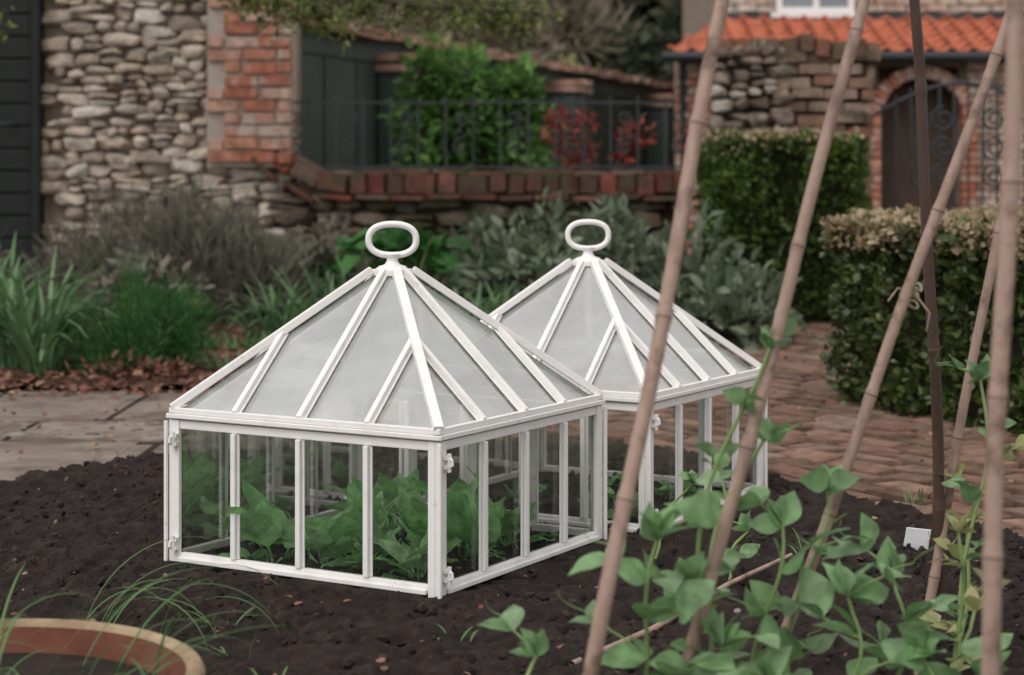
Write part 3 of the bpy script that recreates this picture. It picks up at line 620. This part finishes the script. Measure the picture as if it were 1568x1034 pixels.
# ---------------------------------------------------------------- glass cloches
CAB=leafT(9,.60,.22,.42,.34,.62,.02)
def cloche(loc,rz,plants,ringrot,seed):
    rs=np.random.default_rng(seed)
    E=empty('glass_cloche',loc,rz); a=.335; zt=.296; zr=.318; za=.606; cap=.030
    ps=[]
    for k in range(4):
        c,s=math.cos(k*PI/2),math.sin(k*PI/2); R=np.array([[c,-s,0],[s,c,0],[0,0,1]])
        def add(VF,R=R): ps.append((VF[0]@R.T,VF[1]))
        add(box(-a+.0215,a-.0215,-a-.004,-a+.012,.0,.016))
        add(box(-a+.0225,a-.0225,-a-.012,-a-.0045,-.002,.008))
        add(box(-a+.0215,a-.0215,-a-.003,-a+.012,zt-.018,zt))
        for q in(-.5,0,.5):
            add(box(q*a-.0105,q*a+.0105,-a+.000,-a+.005,.0165,zt-.0185)); add(box(q*a-.006,q*a+.006,-a-.009,-a-.0005,.0165,zt-.0185))
        add(box(-a-.006,-a+.021,-a-.006,-a+.004,-.012,zt+.001)); add(box(-a-.006,-a+.004,-a+.0045,-a+.021,-.012,zt+.001))
        add(box(-a-.014,-a-.0065,-a-.014,-a-.0065,-.010,zt-.002))
        add(box(-a-.010,a+.0095,-a-.012,-a+.010,zt+.004,zt+.014)); add(box(-a-.006,a+.0055,-a-.007,-a+.006,zt+.0145,zt+.026))
        nf=nrm(np.array([0,-(za-zr),(a-cap)]));
        z0=zr; off=nf*.004
        add(bar(np.array((0,-a,z0))+off,np.array((0,-cap,za))+off,.013,.012,nf)); add(bar(np.array((0,-a,z0))-off*.9,np.array((0,-cap,za))-off*.9,.021,.004,nf))
        for sg in(-1,1):
            v=.55; top=np.array((sg*(a-v*(a-cap)),-(a-v*(a-cap)),z0+v*(za-z0)))
            b0=np.array((sg*a*.5,-a,z0))
            add(bar(b0+off,top+off,.012,.011,nf)); add(bar(b0-off*.9,top-off*.9,.020,.004,nf))
        hn=nrm(np.array([-1.,-1.,1.2*(a-cap)/(za-zr)]))
        add(bar(np.array((-a,-a,z0))+hn*.004,np.array((-cap,-cap,za))+hn*.004,.020,.016,hn))
    ps.append(box(-.036,.036,-.036,.036,za-.010,za+.004))
    V,F=merge(ps); bevel(build('iron_frame',V,F,M['white'],E),.0016)
    V,F=lathe([(.034,za+.004),(.030,za+.010),(.017,za+.014),(.012,za+.022),(.013,za+.030),(.020,za+.036),(.004,za+.040)],(0,0,0),24)
    t=np.linspace(0,2*PI,49); cx=np.cos(t);sx=np.sin(t)
    X=np.sign(cx)*np.abs(cx)**.85*.052; Z=np.sign(sx)*np.abs(sx)**.85*.034+za+.068
    ring=np.stack([X*math.cos(ringrot),X*math.sin(ringrot),Z],1)
    k=12;n=48;P0=ring[:n];T=nrm(np.roll(P0,-1,0)-np.roll(P0,1,0));B=np.tile([-math.sin(ringrot),math.cos(ringrot),0],(n,1));A=np.cross(T,B)
    aa=np.linspace(0,2*PI,k,endpoint=False); rv=P0[:,None]+.0072*(np.cos(aa)[None,:,None]*A[:,None]+1.15*np.sin(aa)[None,:,None]*B[:,None])
    rf=np.array([(i*k+j,i*k+(j+1)%k,((i+1)%n)*k+(j+1)%k,((i+1)%n)*k+j) for i in range(n) for j in range(k)])
    Vh,Fh=merge([(V,F),(rv.reshape(-1,3),rf)]); build('ring_handle',Vh,Fh,M['white'],E,True)
    ps=[]
    for k in range(4):
        c,s=math.cos(k*PI/2),math.sin(k*PI/2); R=np.array([[c,-s,0],[s,c,0],[0,0,1]])
        for z in(.035,.255):
            for VF in (box(a+.0065,a+.016,-a+.006,-a+.022,z-.012,z-.005),box(a+.0065,a+.016,-a+.006,-a+.022,z+.006,z+.013),tube([(a+.016,-a+.014,z-.018),(a+.0165,-a+.014,z+.018)],.0045,8),tube([(a+.016,-a+.014,z+.01),(a+.024,-a+.012,z+.006),(a+.025,-a+.012,z-.004),(a+.019,-a+.012,z-.008)],.0032,6)):
                ps.append((VF[0]@R.T,VF[1]))
    V,F=merge(ps); build('latches',V,F,M['white'],E)
    ps=[];pr=[]
    for k in range(4):
        c,s=math.cos(k*PI/2),math.sin(k*PI/2); R=np.array([[c,-s,0],[s,c,0],[0,0,1]])
        for q in range(4):
            x0=-a+q*a/2+.006;x1=x0+a/2-.012; j=rs.normal(size=2)*.0012
            Vq=np.array([(x0,-a+.0075+j[0],.012),(x1,-a+.0075+j[1],.012),(x1,-a+.0075+j[1],zt-.01),(x0,-a+.0075+j[0],zt-.01)]); ps.append((Vq@R.T,np.array([(0,1,2,3)])))
        Vq=np.array([(-a+.006,-a+.004,zr-.008),(a-.006,-a+.004,zr-.008),(cap,-cap+.002,za-.009),(-cap,-cap+.002,za-.009)]); pr.append((Vq@R.T,np.array([(0,1,2,3)])))
    V,F=merge(ps); build('side_glass',V,F,M['gl_side'],E)
    V,F=merge(pr); build('roof_glass',V,F,M['gl_roof'],E)
    return E
def brassica(x,y,r,seed):
    N=rng.integers(12,17); az=rng.uniform(0,2*PI,N); el=rng.uniform(.35,1.45,N)
    D=np.stack([np.cos(az)*np.cos(el),np.sin(az)*np.cos(el),np.sin(el)],1); L=r*rng.uniform(.5,1.15,N)
    X=nrm(np.cross(D,np.array([0,0,1.])[None]-D*.2)+rng.normal(size=(N,3))*.35); X=nrm(X-D*np.sum(X*D,1,keepdims=True)); Z=np.cross(X,D)
    Mx=np.stack([X*L[:,None]*.88,D*L[:,None],Z*L[:,None]],2)
    V,F=inst(*CAB,Mx,np.tile([x,y,.02],(N,1))+rng.normal(size=(N,3))*[.014,.014,.004])
    V=V+.0035*np.sin(V[:,[1,2,0]]*210)+.0015*np.sin(V[:,[2,0,1]]*520)
    return V,F
cloche(c1,rz,None,-rz+.05,1); cloche(c2,rz,None,-rz-.02,2)
def inside(c,pts,r0,r1):
    for (u_,v_) in pts:
        x=c[0]+u_*math.cos(rz)-v_*math.sin(rz); y=c[1]+u_*math.sin(rz)+v_*math.cos(rz)
        V,F=brassica(x,y,rng.uniform(r0,r1),0); build('cabbage_seedling',V,F,M['g_cab'],None,True)
inside(c1,[(-.15,-.21),(-.03,-.20),(.09,-.21),(.21,-.21),(-.2,-.03),(-.05,-.02),(.08,.0),(.2,.0),(.2,.16),(-.1,.15),(.06,.18)],.12,.17)
inside(c2,[(-.1,-.15),(.1,-.12),(.2,.1),(0,.1),(.22,-.2)],.06,.09)
# ---------------------------------------------------------------- canes
def cane(p0,p1,r,mat,seed):
    rs=np.random.default_rng(seed); E=empty('bamboo_cane'); p0=np.array(p0,float);p1=np.array(p1,float)
    k=60; t=np.linspace(0,1,k)[:,None]; bend=np.array([rs.normal()*.008,rs.normal()*.01,0])
    P=p0+(p1-p0)*t+bend*np.sin(PI*t*1.0)+np.array([.0025,0,0])*np.sin(t*19+seed)
    P=P-(p1-p0)*(.03); rr=r*(1-.22*t[:,0])
    nodes=[];s=rs.uniform(.05,.2)
    parts=[]
    while s<1: nodes.append(s); s+=rs.uniform(.09,.19)
    T=np.linspace(0,1,240); Pi=np.stack([np.interp(T,t[:,0],P[:,i]) for i in range(3)],1); ri=np.interp(T,t[:,0],rr)
    for s in nodes: ri=ri*(1+.13*np.exp(-((T-s)/.005)**2)-.05*np.exp(-((T-s-.010)/.006)**2))
    V,F=tube(Pi,ri,14); build('culm',V,F,mat,E,True)
    for s in nodes:
        c=np.array([np.interp(s,T,Pi[:,i]) for i in range(3)]); d=nrm(p1-p0); rad=np.interp(s,T,ri)*1.02
        parts.append(tube([c-d*.0012,c+d*.0012],[rad,rad],14))
    V,F=merge(parts); build('node_rings',V,F,M['node'],E,True)
cane((.054,2.3,0),(.45,2.6,1.9),.0108,M['cane'],1)
cane((.204,2.6,0),(.725,2.75,1.9),.0102,M['cane'],2)
cane((.761,3.3,0),(.58,3.0,1.9),.0105,M['cane_dark'],3)
cane((.380,2.9,0),(1.075,2.9,1.9),.0098,M['cane'],4)
cane((.527,2.1,0),(.636,2.2,1.9),.0115,M['cane'],5)
cane((.708,3.25,0),(1.04,3.2,1.9),.0090,M['cane'],6)
V,F=tube([(.10,3.1,.03),(.25,3.3,.04),(.42,3.6,.055),(.57,3.8,.07)],[.006,.006,.005,.004],8); build('fallen_twig',V,F,M['cane'],None,True)
ps=[]
for c,r in (((.655,3.07,.648),.014),((.655,3.08,.63),.016),((.66,3.06,.66),.013)):
    t=np.linspace(0,2*PI,20); ps.append(tube(np.stack([c[0]+r*np.cos(t),c[1]+r*np.sin(t),c[2]+.006*np.sin(t*2)],1),.0028,6))
ps.append(tube([(.66,3.05,.65),(.63,3.04,.66),(.61,3.02,.64)],.002,5)); ps.append(tube([(.66,3.05,.65),(.68,3.03,.62),(.675,3.03,.59)],.002,5))
V,F=merge(ps); build('garden_twine',V,F,M['twine'],None,True)
E=empty('plant_label')
V,F=box(-.028,.028,-.0015,.0015,.025,.070); ob=build('plate',V,F,M['label'],E); bevel(ob,.001)
V,F=box(-.006,.006,-.001,.001,-.03,.026); build('stake',V,F,M['label'],E); E.location=(.885,4.1,.0); E.rotation_euler=(.15,.12,.1)
# ---------------------------------------------------------------- pea plants
PEA=leafT(7,.72,.22,.25,.0,.85,.012)
def pea(base_,top,ls,seed,mat='g_pea',wob=.02,gap=.055,dens=1.):
    E=empty('pea_plant'); b=np.array(base_,float);t_=np.array(top,float);L=np.linalg.norm(t_-b);k=max(6,int(L/.02))
    t=np.linspace(0,1,k)[:,None]; ph=rng.uniform(0,6,3)
    P=b+(t_-b)*t+np.stack([np.sin(t[:,0]*7+ph[0]),np.sin(t[:,0]*6+ph[1]),0*t[:,0]],1)*wob*t
    ps=[tube(P,np.linspace(.0040,.0026,k),6)]
    nn_=max(2,int(L/gap)); a0=rng.uniform(0,6)
    Dd=[];Pp=[];Ls=[]
    for i in range(1,nn_+1):
        f=i/nn_; p=np.array([np.interp(f,t[:,0],P[:,j]) for j in range(3)]); a=a0+i*PI+rng.normal()*.5
        if f<.15 and rng.random()<.5: continue
        for sg in(-1,1):
            aa=a+sg*rng.uniform(.5,.9); Dd.append((math.cos(aa),math.sin(aa),rng.uniform(.1,1.1)));Pp.append(p);Ls.append(ls*rng.uniform(.7,1.05))
        d=np.array([math.cos(a),math.sin(a),rng.uniform(.3,.9)]);d/=np.linalg.norm(d); q=p+d*ls*rng.uniform(.6,1.0); ps.append(tube([p,(p+q)/2+[0,0,.004],q],[.0020,.0018,.0014],5))
        for sg in(-1,1):
            aa=a+sg*rng.uniform(.7,1.1); Dd.append((math.cos(aa),math.sin(aa),rng.uniform(.0,.9)));Pp.append(q);Ls.append(ls*rng.uniform(.75,1.15)*dens)
        if rng.random()<.7:
            s=np.linspace(0,1,14); r_=.012*(1-s*.5); 
            T_=q+d*(s[:,None]*ls*1.1)+np.stack([r_*np.sin(s*9+i),r_*np.cos(s*9),r_*np.sin(s*7)],1)*s[:,None]*1.3; ps.append(tube(T_,np.linspace(.0011,.0006,14),4))
    for i in range(4):
        aa=rng.uniform(0,6); Dd.append((math.cos(aa)*.5,math.sin(aa)*.5,1));Pp.append(P[-1]);Ls.append(ls*rng.uniform(.6,1.0))
    V,F=merge(ps); build('stems',V,F,M['g_stem'],E,True)
    V,F=inst(*PEA,frames(np.array(Dd),np.array(Ls),.7),np.array(Pp)); build('leaves',V,F,M[mat],E,True)
pea((.17,2.62,0),(.20,2.55,.345),.074,1,wob=.012,gap=.055)
pea((.22,2.65,0),(.27,2.62,.26),.066,2)
pea((.22,2.62,.0),(.335,2.66,.60),.038,3,wob=.03,gap=.08)
pea((.25,2.66,0),(.34,2.70,.46),.046,3,wob=.03,gap=.09)
pea((.34,2.75,0),(.39,2.72,.33),.066,4,wob=.015,gap=.065)
pea((.41,2.85,0),(.47,2.85,.36),.054,5,gap=.08)
pea((.46,2.7,0),(.50,2.65,.24),.076,6,gap=.055)
pea((.55,2.75,0),(.585,2.75,.25),.066,7,gap=.055)
pea((.58,2.6,0),(.60,2.62,.16),.062,8)
pea((.74,3.1,0),(.80,3.15,.50),.046,9,wob=.02,gap=.10)
pea((.76,3.2,0),(.82,3.2,.36),.046,10,'g_peay',.02,.06)
pea((.655,2.75,0),(.675,2.78,.19),.044,10,'g_peay',.02,.05)
pea((.70,2.95,0),(.715,2.95,.28),.036,10,'g_peay',.01,.05)
pea((.04,2.5,0),(.035,2.55,.18),.050,11)
pea((.30,2.6,0),(.31,2.6,.19),.058,12)
pea((.38,2.55,0),(.36,2.55,.15),.066,13)
pea((.42,3.7,0),(.46,3.75,.13),.045,15)
pea((.28,3.9,0),(.36,3.9,.20),.036,15,wob=.02,gap=.08)
pea((.66,2.6,0),(.68,2.6,.14),.06,14)
pea((.50,2.45,0),(.49,2.45,.13),.055,14)
pea((.26,2.45,0),(.25,2.45,.12),.055,14)
# ---------------------------------------------------------------- terracotta pot and grass
E=empty('terracotta_pot'); c=(-.755,2.58,0)
V,F=lathe([(.0,.0),(.20,.0),(.285,.10),(.288,.115),(.312,.12),(.324,.130),(.326,.142),(.321,.152),(.312,.156),(.303,.153),(.299,.146)],c,80); build('pot_body',V,F,M['terra'],E,True)
V,F=lathe([(.2985,.146),(.286,.130),(.272,.108),(.25,.075),(.0,.07)],c,80); build('pot_inside',V,F,M['terra_in'],E,True)
V,F=lathe([(.278,.112),(.2,.120),(.1,.112),(.0,.118)],c,48); build('pot_soil',V,F,M['soil'],E,True)
N=46; a=rng.uniform(0,2*PI,N); r=.22*np.sqrt(rng.random(N)); P_=np.stack([c[0]+r*np.cos(a)+.05,c[1]+r*np.sin(a),np.full(N,.105)],1)
V,F=blades(P_,rng.uniform(-1.2,1.8,N),rng.uniform(.1,.32,N),.0042,rng.uniform(.7,1.35,N),rng.uniform(.8,2.6,N),12); build('chive_plant',V,F,M['g_grass'])
for (x,y,l,N) in ((-.52,3.35,.07,8),(-.47,3.15,.06,6),(-.38,2.95,.06,6),(.62,3.9,.10,8),(1.0,4.6,.08,10),(-.1,3.25,.04,4)):
    spiky('grass_tuft',x,y,.03,.03,N,l*.5,l,.0045,.6,1.5,1.8,M['g_grass'])
P_=np.tile([-.70,3.3,.02],(12,1))+rng.normal(size=(12,3))*[.05,.05,0]
V,F=blades(P_,rng.uniform(-.5,.6,12),rng.uniform(.2,.36,12),.0055,rng.uniform(1.0,1.35,12),rng.uniform(1.8,3.0,12),14); build('grass_tuft',V,F,M['g_grass'])
# ---------------------------------------------------------------- light, world, camera
w=bpy.data.worlds.new('World'); S.world=w; w.use_nodes=True; nt=w.node_tree; bg=nt.nodes['Background']
sky=nt.nodes.new('ShaderNodeTexSky'); sky.sky_type='NISHITA'; sky.sun_disc=False; sky.sun_elevation=math.radians(52); sky.sun_rotation=math.radians(215); sky.dust_density=3; sky.air_density=1
hs=nt.nodes.new('ShaderNodeHueSaturation'); hs.inputs['Saturation'].default_value=.15; hs.inputs['Value'].default_value=1.25
nt.links.new(sky.outputs[0],hs.inputs['Color'])
cl=mixc(nt,'MIX',.65,hs.outputs[0],(6.9,6.65,6.45))   # cloud layer
nt.links.new(cl,bg.inputs[0]); bg.inputs[1].default_value=.15
sl=bpy.data.lights.new('sun','SUN'); sl.energy=1.25; sl.angle=math.radians(40); sl.color=(1,.955,.92)
so=bpy.data.objects.new('sun',sl); link(so)
el=math.radians(52);rot=math.radians(215); dv=Vector((math.sin(rot)*math.cos(el),math.cos(rot)*math.cos(el),math.sin(el)))
so.rotation_euler=dv.to_track_quat('Z','Y').to_euler(); so.location=(0,0,8)
cd=bpy.data.cameras.new('camera'); co=bpy.data.objects.new('camera',cd); link(co); S.camera=co
co.location=(0,0,.843); co.rotation_euler=(PI/2,0,0); cd.lens=2850/1568*36; cd.sensor_width=36; cd.shift_y=-(517-270)/1568; cd.clip_end=1000; cd.clip_start=.05
cd.dof.use_dof=True; cd.dof.focus_distance=3.85; cd.dof.aperture_fstop=4.2
S.view_settings.view_transform='Standard'; S.view_settings.look='None'; S.view_settings.exposure=0
